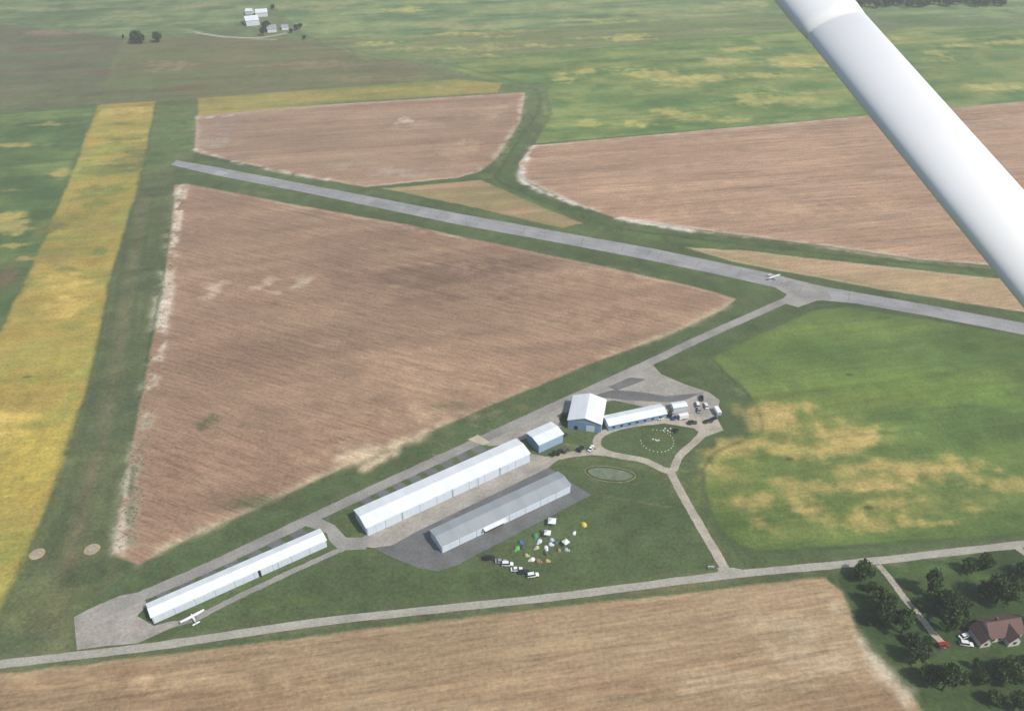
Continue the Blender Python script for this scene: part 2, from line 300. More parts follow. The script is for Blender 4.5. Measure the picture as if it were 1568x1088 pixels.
for p in [(1185,645,42,22),(1190,622,40,10),(1130,690,40,16),(1215,690,60,18),(1290,680,60,22),(1320,660,22,12),(1400,715,110,14),(1230,745,60,14),(1340,740,80,16),(1250,780,70,18),(1360,770,60,14),(1540,740,60,18),(1110,720,30,14),(1170,800,50,18),(1340,800,70,14),(1470,735,60,12),(1500,780,70,8),(1150,770,40,10),(1440,800,50,8)]: blob(*p,col=(170,150,86),st=.62,soft=.8,nz=2.1)
for p in [(1300,675,40,12),(1400,718,70,8),(1230,778,50,10),(1190,640,30,12),(1350,745,60,7)]: blob(*p,col=(184,158,94),st=.5,soft=.7,nz=1.8)
for p in [(1300,702,30,8),(1290,762,30,10),(1200,720,40,8),(1440,775,50,8),(1400,700,30,8),(1130,745,24,8),(1190,668,14,8),(1360,690,16,14),(1250,715,30,6),(1330,760,30,6),(1210,800,30,8),(1480,755,40,6)]: blob(*p,col=(92,108,54),st=.65,soft=.6,nz=1.8)
for p in [(1208,702,9,4),(1330,776,10,5),(1300,573,6,2)]: blob(*p,col=(74,80,48),st=.9,soft=.6)
for k_ in range(7):
    y0=520+k_*34; line([(1190,y0+22),(1350,y0+6),(1568,y0-4)],.8,(78,101,50),.4,.5)
line([(1092,548),(1115,575),(1150,608),(1168,655),(1140,672),(1100,690),(1078,720),(1085,770),(1112,818),(1160,842),(1300,836),(1568,818)],1.1,(54,69,42),.7,.3)
line([(1095,548),(1180,506),(1250,476),(1568,516)],3,(84,98,54),.6,.3)
line([(1110,545),(1160,560),(1190,600)],.8,(74,85,48),.4,.5)
# airport lawns
for p in [(780,890,220,30,(65,82,48)),(450,920,160,26,(80,93,52)),(1000,790,90,60,(65,84,48)),(620,900,100,20,(84,97,54)),(960,850,90,26,(74,91,52)),(1010,660,40,16,(78,93,56)),(1060,580,60,20,(80,93,54)),(430,770,120,16,(68,82,50)),(860,640,40,10,(68,84,50)),(1200,860,80,8,(88,99,56)),(1120,640,30,30,(78,91,54)),(700,620,60,10,(74,87,52))]: blob(*p,st=.65,soft=1.0)
line([(1060,720),(1075,780),(1105,835),(1180,858)],1.5,(94,101,58),.5,.5)
line([(120,1000),(500,955),(840,922),(1100,890)],1.8,(104,102,66),.55,.5)
line([(850,700),(910,702),(970,712),(1015,728),(1030,760)],1.2,(110,106,72),.5,.5)
for i in range(14):
    x0=random.uniform(760,980); line([(x0,760+i*9),(x0+random.uniform(40,110),745+i*9)],.7,(92,101,60),.4,.6,sm=False)
for a0,b0 in (((300,960),(1090,872)),((420,932),(1060,850)),((560,898),(1040,822)),((900,800),(1030,775))):
    for k_ in range(3): line([(a0[0],a0[1]-k_*9),(b0[0],b0[1]-k_*9)],.9,(90,103,58),.3,.3,sm=False)
# worn shoulders beside the pavement
SH=(124,116,86)
line([(-400,1072),(-150,1036),(0,1016),(240,988),(500,950),(840,914),(1110,880),(1310,861),(1568,832),(1800,806)],3.0,SH,.6,.3)
line([(1228,450),(1150,483),(1000,552),(900,598),(810,639),(640,717),(560,754),(470,796),(380,839),(300,876),(160,936)],3.6,(104,106,74),.6,.3)
line([(1114,878),(1080,818),(1040,748),(1026,720)],2.8,SH,.6,.3)
line([(268,249),(335,262),(460,286),(700,334),(1000,389),(1200,430),(1310,455),(1568,503)],7.5,(108,112,72),.55,.25)
# south stubble field
BOT=[(-600,1105),(0,1030),(250,1002),(500,970),(840,930),(1100,901),(1262,884),(1290,905),(1300,930),(1318,985),(1345,1020),(1392,1062),(1440,1100),(1700,1500),(-700,1700)]
field(BOT,(167,142,108),(144,118,88),edge=1.2,warp=.7,tex=(0,.9,0),v=(.25,.2,.35),ecol=(179,158,120),ew=2.5,es=.4)
for p in [(1200,960,90,30,(184,164,132)),(1240,1000,80,30,(177,156,125)),(1100,1040,140,20,(173,150,117)),(700,1000,200,18,(138,115,86)),(300,1040,200,20,(174,148,111)),(500,1060,200,14,(150,126,92)),(950,960,150,14,(148,126,93)),(900,1070,200,10,(142,122,92)),(1280,930,14,30,(188,168,134)),(100,1050,120,12,(168,141,102)),(1000,925,120,6,(132,109,82)),(1250,1050,90,12,(148,126,96))]: blob(*p,st=.65,soft=.9,nz=1.5)
# farmstead lawn
field([(1285,878),(1330,868),(1568,838),(2100,780),(2100,1300),(1560,1300),(1400,1075),(1345,1015),(1320,975),(1300,925)],(58,77,43),(72,90,49),edge=1.5,tex=(0,0,1),v=(.25,.3,.1))
line([(1298,935),(1322,990),(1345,1022),(1390,1066)],1.6,(174,153,122),.6,.5)
line([(1320,985),(1350,1018),(1392,1056)],2.4,(201,188,164),.75,1.0)
line([(1345,1030),(1385,1075)],2.6,(197,182,156),.6,1.0,sm=False)
for p in [(1440,990,14,8,(90,82,70)),(1440,870,60,8,(80,101,55)),(1500,880,40,10,(74,97,51))]: blob(*p,st=.7,soft=.7)
C*=(1+.16*N3+.18*N2)[...,None]
Lm=C.mean(axis=2,keepdims=True); C=Lm+(C-Lm)*.94
me=bpy.data.meshes.new("ground"); nv=nx*ny; me.vertices.add(nv)
co=np.zeros((nv,3)); co[:,0]=XX.ravel(); co[:,1]=YY.ravel(); me.vertices.foreach_set("co",co.ravel())
idx=np.arange(nv).reshape(ny,nx); q=np.stack([idx[:-1,:-1],idx[:-1,1:],idx[1:,1:],idx[1:,:-1]],-1).reshape(-1,4)
me.loops.add(q.size); me.loops.foreach_set("vertex_index",q.ravel().astype(np.int32))
me.polygons.add(len(q)); me.polygons.foreach_set("loop_start",(np.arange(len(q))*4).astype(np.int32))
me.update(calc_edges=True)
for nm,A in (("field_colour",C),("field_texture",TX)):
    a=me.color_attributes.new(nm,'FLOAT_COLOR','POINT'); d=np.ones((nv,4)); d[:,:3]=np.clip(A.reshape(-1,3),0.005,2 if A is TX else .8); a.data.foreach_set("color",d.ravel())
ground=bpy.data.objects.new("ground",me); scene.collection.objects.link(ground)
gm=bpy.data.materials.new("farmland"); gm.use_nodes=True; n=gm.node_tree.nodes; l=gm.node_tree.links; b=n["Principled BSDF"]
b.inputs["Roughness"].default_value=.95; b.inputs["Specular IOR Level"].default_value=.1
ac=n.new("ShaderNodeVertexColor"); ac.layer_name="field_colour"; at=n.new("ShaderNodeVertexColor"); at.layer_name="field_texture"
sx=n.new("ShaderNodeSeparateColor"); l.new(at.outputs[0],sx.inputs[0]); tc=n.new("ShaderNodeTexCoord")
def noise(sc,scale,rot,det=3,ro=.6):
    r_=n.new("ShaderNodeMapping"); r_.inputs["Rotation"].default_value=(0,0,rot)
    m_=n.new("ShaderNodeMapping"); m_.inputs["Scale"].default_value=sc
    z=n.new("ShaderNodeTexNoise"); z.inputs["Scale"].default_value=scale; z.inputs["Detail"].default_value=det; z.inputs["Roughness"].default_value=ro
    l.new(tc.outputs["Object"],r_.inputs[0]); l.new(r_.outputs[0],m_.inputs[0]); l.new(m_.outputs[0],z.inputs["Vector"]); return z.outputs[0]
def mth(op,a,b_,c=None):
    m_=n.new("ShaderNodeMath"); m_.operation=op
    for i,k in enumerate((a,b_,c)):
        if k is None: continue
        if isinstance(k,(int,float)): m_.inputs[i].default_value=k
        else: l.new(k,m_.inputs[i])
    return m_.outputs[0]
def cen(o,amp): return mth('MULTIPLY',mth('SUBTRACT',o,.5),amp)
rowA=mth('ADD',cen(noise((.02,.42,1),1,math.radians(23)),1.1),cen(noise((.12,1.0,1),1,math.radians(23),2),1.2))
rowB=mth('ADD',cen(noise((.014,.32,1),1,math.radians(-10)),1.1),cen(noise((.09,.9,1),1,math.radians(-10),2),1.0))
gr=mth('ADD',cen(noise((1,1,1),.9,0,3,.7),1.0),cen(noise((1,1,1),.12,0,4,.6),.9))
cl=cen(noise((1,1,1),.6,0,4,.8),1.4)
tot=mth('ADD',mth('MULTIPLY',sx.outputs[0],rowA),mth('MULTIPLY',sx.outputs[1],rowB))
tot=mth('ADD',tot,mth('MULTIPLY',sx.outputs[2],gr)); tot=mth('ADD',tot,cl); tot=mth('MAXIMUM',mth('ADD',tot,1.0),.25)
vm=n.new("ShaderNodeVectorMath"); vm.operation='SCALE'; l.new(ac.outputs[0],vm.inputs[0]); l.new(tot,vm.inputs["Scale"])
l.new(vm.outputs[0],b.inputs["Base Color"]); me.materials.append(gm)
# ---------------------------------------------------------------- haze layer near the ground
hm=bpy.data.materials.new("summer_haze"); hm.use_nodes=True; hn=hm.node_tree.nodes; hn.remove(hn["Principled BSDF"])
vs_=hn.new("ShaderNodeVolumeScatter"); vs_.inputs["Density"].default_value=0.00028; vs_.inputs["Anisotropy"].default_value=0.1; vs_.inputs["Color"].default_value=(.97,.98,.96,1)
hm.node_tree.links.new(vs_.outputs[0],hn["Material Output"].inputs["Volume"])
mb=MB(); mb.box(-6000,6000,-2000,9000,-3,235,hm); hz=mb.obj("haze")
# ---------------------------------------------------------------- paving
def patch(name,pts,z,m,sm=0,jit=.15):
    P=GL(pts)
    if sm: P=smooth_poly(P,True,sm)
    mb=MB(); mb.add([(p[0],p[1],z) for p in P],[tuple(range(len(P)))],m)
    return mb.obj(name)
def ribbon(name,pts,wd,z,m,n=10,closed=False,jit=.16):
    P=smooth_poly(GL(pts),closed,n)
    if closed: P=np.vstack([P,P[:1]])
    t=np.gradient(P,axis=0)
    if closed: t[0]=t[-1]=P[1]-P[-2]
    t/=np.linalg.norm(t,axis=1)[:,None]+1e-9; nn=np.stack([-t[:,1],t[:,0]],1)
    w_=wd/2+rng.uniform(-jit,jit,len(P)); w2=wd/2+rng.uniform(-jit,jit,len(P))
    if closed: w_[-1]=w_[0]; w2[-1]=w2[0]
    a=P+nn*w_[:,None]; c=P-nn*w2[:,None]; k=len(P)
    mb=MB(); mb.add([(p[0],p[1],z) for p in a]+[(p[0],p[1],z) for p in c],[(i,i+k,i+k+1,i+1) for i in range(k-1)],m)
    return mb.obj(name)
top=[(270,245),(335,256),(460,280),(580,303),(700,326),(860,355),(1000,380),(1100,401),(1180,418),(1215,427),(1255,437),(1300,445),(1420,466),(1568,494),(2000,574)]
bot=[(262,252),(330,268),(460,293),(580,318),(700,343),(860,372),(1000,399),(1100,420),(1180,438),(1210,446),(1258,459),(1310,464),(1420,483),(1568,512),(2000,594)]
A=GL(top);B=GL(bot); mb=MB(); k=len(A)
mb.add([(p[0],p[1],.04) for p in A]+[(p[0],p[1],.04) for p in B],[(i,i+k,i+k+1,i+1) for i in range(k-1)],M_run); mb.obj("runway")
mb=MB()
Cn=smooth_poly((A+B)/2,False,14); L=0
for i in range(len(Cn)-1):
    d=Cn[i+1]-Cn[i]; dl=np.linalg.norm(d); t=d/dl; nn=np.array([-t[1],t[0]])*.11
    if int(L/14)%2==0 and L>30:
        p,q2=Cn[i],Cn[i+1]; mb.add([(*(p+nn),.07),(*(p-nn),.07),(*(q2-nn),.07),(*(q2+nn),.07)],[(0,1,2,3)],M_paint)
    L+=dl
d=(Cn[20]-Cn[0]); d/=np.linalg.norm(d); nn=np.array([-d[1],d[0]])
for off,ln in ((-2.2,9),(-1.2,9),(1.2,9),(2.4,9)):
    p=GL([(331,263)])[0]+nn*off; mb.add([(*(p-nn*.4),.07),(*(p+nn*.4),.07),(*(p+nn*.4+d*ln),.07),(*(p-nn*.4+d*ln),.07)],[(3,2,1,0)],M_paint)
mb.obj("runway_markings")
patch("runway_junction",[(1180,436),(1215,428),(1262,438),(1275,458),(1250,460),(1222,470),(1195,462),(1205,450)],.05,M_asph)
ribbon("taxiway",[(1228,450),(1195,463),(1150,483),(1080,514),(1000,552),(900,598),(810,639),(745,669),(640,717),(560,754),(470,796),(380,839),(300,876),(230,906),(160,936)],5.2,.055,M_asph)
patch("concrete_apron",[(113,944),(135,932),(183,911),(216,905),(226,925),(210,942),(236,957),(262,950),(290,948),(210,984),(160,988),(118,994)],.05,M_conc)
ribbon("hangar_lane",[(238,962),(300,945),(350,920),(430,882),(500,850),(528,838)],2.6,.045,M_asph)
patch("crossing_pavement",[(455,800),(485,790),(512,803),(530,822),(570,822),(560,840),(520,842),(505,828),(500,815),(470,805)],.06,M_asph)
patch("hangar_apron",[(530,838),(562,818),(700,752),(815,696),(850,702),(842,716),(870,735),(905,757),(800,812),(700,864),(672,874),(640,868),(600,852),(568,836)],.03,M_daspd)
patch("hangar_forecourt",[(545,832),(562,816),(700,750),(815,694),(856,702),(838,716),(640,812),(600,834),(570,838)],.05,M_conc)
patch("shop_apron",[(718,675),(745,664),(815,633),(900,595),(965,566),(998,556),(1012,572),(1050,588),(1086,600),(1102,612),(1098,642),(1060,644),(1030,632),(940,612),(880,622),(855,640),(862,652),(800,672),(775,680),(750,682)],.03,M_conc)
patch("shop_apron_asphalt",[(905,606),(940,596),(985,600),(1020,606),(1080,600),(1062,606),(1040,616),(960,612)],.06,M_daspd)
patch("shop_ramp_asphalt",[(930,592),(965,577),(990,580),(975,586),(945,597)],.062,M_daspd)
patch("concrete_pad",[(716,672),(732,665),(750,676),(740,681)],.07,mat("pale_concrete",(182,172,146),.9,.1,.3))
ribbon("access_road",[(1114,878),(1100,852),(1080,818),(1058,780),(1040,748),(1026,720)],3.8,.065,M_grav)
ribbon("drive_loop",[(1026,720),(1042,696),(1072,668),(1078,650),(1052,643),(1005,645),(955,652),(922,664),(914,680),(934,694),(985,704)],3.6,.07,M_grav,closed=True)
ribbon("shop_drive",[(812,712),(850,700),(900,692),(936,694)],3.8,.06,M_grav)
patch("gravel_yard",[(1060,636),(1098,640),(1108,658),(1080,668),(1062,655),(1020,648),(1030,634)],.064,M_grav)
ribbon("county_road",[(-400,1072),(-150,1036),(0,1016),(240,988),(500,950),(840,914),(1110,880),(1310,861),(1568,832),(1800,806),(2200,765)],3.5,.08,M_road)
patch("road_junction",[(1098,868),(1122,868),(1150,874),(1148,882),(1110,886),(1075,886),(1080,880),(1100,874)],.075,M_road)
ribbon("farmstead_drive",[(1345,864),(1362,884),(1385,915),(1410,945),(1432,972),(1450,990)],2.6,.09,M_grav)
ribbon("farmstead_lane",[(1555,836),(1568,845),(1600,870)],3,.085,M_grav)
ribbon("far_farm_drive",[(300,50),(345,56),(400,57),(440,50)],5,.05,M_grav)
mb=MB(); M_tar=mat("crack_sealant",(104,104,102),.8,.1,1)
for i in range(3,len(Cn)-40,2):
    if random.random()<.45: continue
    p=Cn[i]; d=Cn[i+1]-Cn[i]; d/=np.linalg.norm(d); nn=np.array([-d[1],d[0]]); hw=4.2; o_=random.uniform(-1,1)
    mb.add([(*(p-nn*hw),.06),(*(p-nn*hw+d*.3),.06),(*(p+nn*hw+d*(o_+.3)),.06),(*(p+nn*hw+d*o_),.06)],[(0,1,2,3)],M_tar)
mb.obj("runway_crack_seals")
mb=MB()
for (a,b_,cnt,h) in (((232,915),(470,806),7,14),((545,768),(742,680),8,13)):
    a=np.array(a,float); b_=np.array(b_,float)
    for i in range(cnt):
        c=a+(b_-a)*(i+.5)/cnt; dx=(b_-a)/cnt*.30
        q_=GL([c-dx+(-4,-3),c+dx+(-4,-3),c+dx+(9,6),c-dx+(9,6)])
        mb.add([(p[0],p[1],.035) for p in q_],[(0,1,2,3)],M_daspd)
mb.obj("hangar_stub_pavement")
for c in ((57,847),(141,840)):
    P=np.array(G(*c)); mb=MB(); k=20
    ring=[(P[0]+2.9*math.cos(2*math.pi*i/k)*(1+.1*random.random()),P[1]+2.9*math.sin(2*math.pi*i/k),.02) for i in range(k)]
    mb.add(ring,[tuple(range(k))],M_dirt)
    ring=[(P[0]+1.3*math.cos(2*math.pi*i/k),P[1]+1.3*math.sin(2*math.pi*i/k),.06) for i in range(k)]
    mb.add(ring,[tuple(range(k))],M_conc); mb.obj("dirt_marker_circle")
# pond
mb=MB(); P=np.array(G(934,725)); k=40
def ov(a,b_,z,s): return [(P[0]+a*math.cos(t)*(1+.05*math.sin(3*t+s))+.15*b_*math.sin(t),P[1]+b_*math.sin(t)-.16*a*math.cos(t),z) for t in [2*math.pi*i/k for i in range(k)]]
M_mud=mat("pond_bank",(122,122,84),.9,.3,.5); M_wat=mat("pond_water",(112,122,98),.15,.2,.3,spec=.5)
M_rim=mat("pond_margin",(66,80,46),.9,.3,.8)
mb.add(ov(11.2,5.0,.02,.2),[tuple(range(k))],M_mud); mb.add(ov(10.6,4.4,.045,0),[tuple(range(k))],M_rim); mb.add(ov(9.7,3.6,.07,.4),[tuple(range(k))],M_wat); mb.obj("pond")
# ---------------------------------------------------------------- buildings
def building(name,A,B,Cc,wh,rise,wallm,roofm,endm=None,doors=0,doorm=None,gable=True,hip=False,over=.35,extra=None,ridge_along=True,backdoors=0):
    p0,p1,p2=[np.array(G(*q)) for q in (A,B,Cc)]
    u=p1-p0; L=np.linalg.norm(u); u/=L; v=np.array([-u[1],u[0]]); W=abs((p2-p0)@v); rz=math.atan2(u[1],u[0])
    e=empty(name,(p0[0],p0[1],0),rz); endm=endm or wallm
    mb=MB()
    if ridge_along:
        mb.add([(0,0,0),(L,0,0),(L,0,wh),(0,0,wh)],[(0,1,2,3)],wallm); mb.add([(0,W,0),(L,W,0),(L,W,wh),(0,W,wh)],[(3,2,1,0)],wallm)
        for x,f in ((0,1),(L,0)): mb.add([(x,0,0),(x,0,wh),(x,W/2,wh+rise),(x,W,wh),(x,W,0)],[(0,1,2,3,4) if f else (4,3,2,1,0)],endm)
        mb.obj("walls",e)
        r_=MB(); t=.14; o=over
        k_=rise/(W/2)
        for s_ in (0,1):
            y0=-o if s_==0 else W+o; yr=W/2; z0=wh-o*k_+.02; zr=wh+rise+.02
            vs=[(-o,y0,z0),(L+o,y0,z0),(L+o,yr,zr),(-o,yr,zr)]; vs+=[(a,b2,c+t) for a,b2,c in vs]
            r_.add(vs,[(0,1,2,3),(7,6,5,4),(0,4,5,1),(1,5,6,2),(3,7,4,0)] ,roofm)
        r_.box(-o-.02,L+o+.02,W/2-.18,W/2+.18,wh+rise+t,wh+rise+t+.1,roofm)
        r_.obj("roof",e)
    else:
        mb.add([(0,0,0),(0,W,0),(0,W,wh),(0,0,wh)],[(0,1,2,3)],wallm); mb.add([(L,0,0),(L,W,0),(L,W,wh),(L,0,wh)],[(3,2,1,0)],endm)
        for y,f in ((0,0),(W,1)): mb.add([(0,y,0),(0,y,wh),(L/2,y,wh+rise),(L,y,wh),(L,y,0)],[(0,1,2,3,4) if f else (4,3,2,1,0)],wallm)
        mb.obj("walls",e); r_=MB(); t=.14; o=over; k_=rise/(L/2)
        for s_ in (0,1):
            x0=-o if s_==0 else L+o; z0=wh-o*k_+.02; zr=wh+rise+.02
            vs=[(x0,-o,z0),(L/2,-o,zr),(L/2,W+o,zr),(x0,W+o,z0)]; vs+=[(a,b2,c+t) for a,b2,c in vs]
            r_.add(vs,[(0,1,2,3),(7,6,5,4),(0,4,5,1),(1,5,6,2),(2,6,7,3),(3,7,4,0)],roofm)
        r_.obj("roof",e)
    tr=MB()
    tr.box(-.05,L+.05,-.06,-.003,wh-.35,wh-.12,M_seam)
    tr.obj("eave_trim",e)
    if doors:
        d=MB(); s_=MB(); w_=L/doors
        for i in range(doors):
            x0=i*w_+.35; x1=(i+1)*w_-.35; z1=wh-.7
            d.box(x0,x1,-.10,-.004,.08,z1,doorm or M_door)
            s_.box(x0-.22,x0-.02,-.06,-.004,.05,z1+.1,M_seam)
            if i%2==0: s_.box((x0+x1)/2-.04,(x0+x1)/2+.04,-.13,-.102,.08,z1,M_seam)
        d.obj("hangar_doors",e); s_.obj("door_frames",e)
    if extra: extra(e,L,W,wh,u,v)
    return e,L,W
def ex1(e,L,W,wh,u,v):
    m=MB(); m.box(L*.585,L*.60,-.16,-.11,.05,wh-.3,M_dark); m.box(L*.70,L*.705,-.16,-.11,.05,wh-.5,M_seam); m.obj("open_door_gap",e)
    m=MB(); m.box(-.06,-.004,W*.42,W*.55,.05,2.1,M_seam); m.box(-.05,-.004,W*.1,W*.3,1.2,2.0,M_glass); m.obj("side_door",e)
def ex2(e,L,W,wh,u,v):
    m=MB()
    for f in (.2,.5,.66,.8): m.box(L*f-.2,L*f+.2,-.2,-.11,0,wh-.2,M_seam)
    m.box(-.06,-.004,W*.42,W*.5,.05,2.1,M_seam); m.obj("door_posts",e)
def ex3(e,L,W,wh,u,v):
    m=MB(); m.box(L*.31,L*.46,-.16,-.11,.05,wh-1.2,M_dark); m.obj("open_bay",e)
    m=MB(); m.add([(L*.30,-2.2,wh-.9),(L*.47,-2.2,wh-.9),(L*.47,-.17,wh-.7),(L*.30,-.17,wh-.7),(L*.30,-2.2,wh-.7),(L*.47,-2.2,wh-.7),(L*.47,-.17,wh-.5),(L*.30,-.17,wh-.5)],[(3,2,1,0),(4,5,6,7),(0,1,5,4),(1,2,6,5),(2,3,7,6),(3,0,4,7)],M_roofw); m.obj("raised_bifold_door",e)
    m=MB(); m.box(-.06,-.004,W*.45,W*.55,.05,2.1,M_seam); m.obj("side_door",e)
building("tee_hangar",(236,954),(501,836),(213,941),3.9,.9,M_white,M_roofw,M_pale,9,extra=ex1)
building("long_hangar",(563,820),(811,706),(520,804),5.0,1.3,M_white,M_roofw,M_pale,10,extra=ex2)
building("grey_roof_hangar",(677,846),(873,753),(638,832),4.2,1.1,M_white,M_roofg,M_pale,8,extra=ex3)
def ex4(e,L,W,wh,u,v):
    m=MB(); m.box(L*.08,L*.92,-.1,-.004,.05,wh-.9,mat("bifold_door_blue",(150,176,198),.5,.05,.5)); m.obj("hangar_door",e)
building("box_hangar",(825,693),(862,676),(790,682),5.0,.9,mat("light_blue_siding",(150,174,194),.5,.06,.5),M_roofw,M_blue,0,extra=ex4)
def ex5(e,L,W,wh,u,v):
    m=MB(); m.box(L*.55,L*.8,-.1,-.004,.05,3.4,M_door); m.box(L*.2,L*.3,-.08,-.004,.05,2.2,M_dark); m.obj("shop_door",e)
building("maintenance_shop",(869,655),(920,662),(910,622),5.2,2.5,M_blue,M_roofw,M_pale,0,ridge_along=False,extra=ex5)
def ex6(e,L,W,wh,u,v):
    m=MB()
    for i in range(7): m.box(L*(.06+i*.135),L*(.06+i*.135)+1.3,-.08,-.004,1.1,2.1,M_glass)
    m.obj("windows",e)
building("office_annex",(932,659),(1020,640),(929,643),3.2,1.0,M_blue,M_roofw,M_pale,0,extra=ex6)
building("storage_shed",(1031,630),(1051,627),(1030,622),2.6,.6,M_pale,M_roofw,M_white,0)
building("farm_barn",(378,40),(398,38),(376,33),6,3,M_white,M_roofw,ridge_along=True)
building("farm_machine_shed",(392,26),(410,25),(391,21),5,2.5,M_white,M_roofw)
building("farm_cottage",(410,50),(424,49),(408,45),4,3,M_white,M_roofg)
building("farm_garage",(432,46),(442,45),(431,43),3,2,M_white,M_roofg)
building("farm_outbuilding",(376,22),(386,22),(376,19),4,2,M_white,M_roofw)
M_rr=mat("maroon_shingles",(112,88,83),.9,.1,1.2,fine=4); M_hw=mat("house_siding",(208,204,194),.7,.04,1)
p=np.array(G(1512,984)); e=empty("farm_house",(p[0],p[1],0),math.radians(10))
mb=MB(); mb.box(0,13,0,7.5,0,3.2,M_hw)
for x in (0,13): mb.add([(x,0,3.2),(x,3.75,6.6),(x,7.5,3.2)],[(0,1,2)],M_hw)
mb.box(-4,0,-1.2,5.4,0,3.0,M_hw); mb.add([(-4,-1.2,3),(-2,-1.2,5.6),(0,-1.2,3)],[(0,1,2)],M_hw)
mb.add([(6,-2.5,0),(10.5,-2.5,0),(10.5,-2.5,3.2),(8.25,-2.5,5.8),(6,-2.5,3.2)],[(0,1,2,3,4)],M_hw); mb.add([(6,-2.5,0),(6,0,0),(6,0,3.2),(6,-2.5,3.2)],[(0,1,2,3)],M_hw); mb.add([(10.5,-2.5,0),(10.5,0,0),(10.5,0,3.2),(10.5,-2.5,3.2)],[(0,1,2,3)],M_hw); mb.obj("walls",e)
def slope(m,a,b_,c,d,mt,t=.16):
    vs=[a,b_,c,d]; vs=vs+[(x,y,z+t) for x,y,z in vs]; m.add(vs,[(3,2,1,0),(4,5,6,7),(0,1,5,4),(1,2,6,5),(2,3,7,6),(3,0,4,7)],mt)
mb=MB(); slope(mb,(-.4,-.5,2.8),(13.5,-.5,2.8),(13.5,3.75,6.65),(-.4,3.75,6.65),M_rr); slope(mb,(-.4,8,2.8),(-.4,3.75,6.66),(13.5,3.75,6.66),(13.5,8,2.8),M_rr)
slope(mb,(-4.4,-1.6,2.6),(-2,-1.6,5.66),(-2,5.8,5.66),(-4.4,5.8,2.6),M_rr); slope(mb,(.4,-1.6,2.5),(.4,5.8,2.5),(-2,5.8,5.68),(-2,-1.6,5.68),M_rr)
slope(mb,(5.6,-2.9,2.8),(8.25,-2.9,5.86),(8.25,3,5.86),(5.6,3,2.8),M_rr); slope(mb,(10.9,-2.9,2.8),(10.9,3,2.8),(8.25,3,5.87),(8.25,-2.9,5.87),M_rr); mb.obj("roof",e)
mb=MB(); mb.box(4,4.8,4.2,5.0,5.2,7.6,mat("chimney_brick",(120,80,66),.9,.1,3)); mb.obj("chimney",e)
mb=MB()
for x in (1.2,3.6,11.3): mb.box(x,x+1.1,-.05,-.004,1,2.3,M_glass)
mb.box(7.6,8.9,-2.55,-2.503,1,2.4,M_glass); mb.box(-2.6,-1.4,-1.25,-1.203,1,2.3,M_glass); mb.obj("windows",e)
# ---------------------------------------------------------------- vehicles
def paint(c): return mat("car_paint_%d_%d_%d"%c,c,.3,.03,1,spec=.6)
def rsec(x,w_,z0,z1,b=.12):
    return [(x,-w_+b,z0),(x,w_-b,z0),(x,w_,z0+b),(x,w_,z1-b),(x,w_-b,z1),(x,-w_+b,z1),(x,-w_,z1-b),(x,-w_,z0+b)]
def car_mesh(c,kind="sedan"):
    m=MB(); P=paint(c)
    m.loft([rsec(-2.3,.75,.45,.85),rsec(-2.15,.88,.32,.95),rsec(-.9,.9,.28,1.0),rsec(.9,.9,.28,.98),rsec(2.05,.86,.32,.84),rsec(2.3,.72,.42,.7)],P)
    if kind=="sedan": m.frustum((-1.75,1.0,-.82,.82),(-1.15,.25,-.62,.62),.94,1.45,M_glass,P)
    elif kind=="suv": m.frustum((-2.2,1.05,-.84,.84),(-2.0,.45,-.7,.7),.94,1.72,M_glass,P)
    else:
        m.frustum((-.5,1.15,-.84,.84),(-.4,.6,-.7,.7),.94,1.7,M_glass,P); m.box(-2.1,-.65,-.72,.72,.9,.99,M_dark)
        for s_ in (-1,1): m.box(-2.2,-.55,s_*.8-.07,s_*.8+.07,.9,1.2,P)
    for x in (-1.4,1.4):
        for s_ in (-1,1): m.tube((x,s_*.72,.34),(x,s_*.93,.34),.34,.34,M_tread,12)
    for s_ in (-1,1): m.box(2.2,2.31,s_*.55-.14,s_*.55+.14,.58,.7,M_plane)
    o=m.obj("tmp"); me_=o.data; bpy.data.objects.remove(o); return me_
cm={}
def car(px,py,c,kind="sedan",rz=0,name="parked_car"):
    if (c,kind) not in cm: cm[(c,kind)]=car_mesh(c,kind)
    p=G(px,py); return inst(name,cm[(c,kind)],(p[0],p[1],.02 if py>700 else .075),math.radians(rz))
W_=(225,226,226);S_=(150,154,158);K_=(38,40,44);R_=(140,44,40);Bl=(50,80,130);D_=(96,78,72)
for x,y,c,k_ in [(749,855,K_,"suv"),(767,860,S_,"sedan"),(777,864,W_,"suv"),(791,872,W_,"sedan"),(802,876,K_,"sedan"),(816,881,W_,"suv")]: car(x,y,c,k_,random.uniform(-8,8)+8,)
for x,y,c,k_,r_ in [(856,693,K_,"sedan",60),(866,690,D_,"suv",60),(889,688,K_,"suv",60),(905,687,W_,"sedan",60),(1013,640,W_,"sedan",30),(1026,634,K_,"suv",80),(1068,620,W_,"suv",85),(1070,628,S_,"sedan",80),(1081,622,W_,"sedan",90),(1092,642,K_,"sedan",40),(1060,648,K_,"suv",10),(1084,646,K_,"sedan",15),(1476,974,W_,"sedan",20),(1479,986,W_,"suv",-10)]: car(x,y,c,k_,r_)
for x,y,c,r_ in [(1074,610,K_,80),(1034,641,Bl,20)]: car(x,y,c,"pickup",r_,"pickup_truck")
car(1443,988,R_,"suv",10)
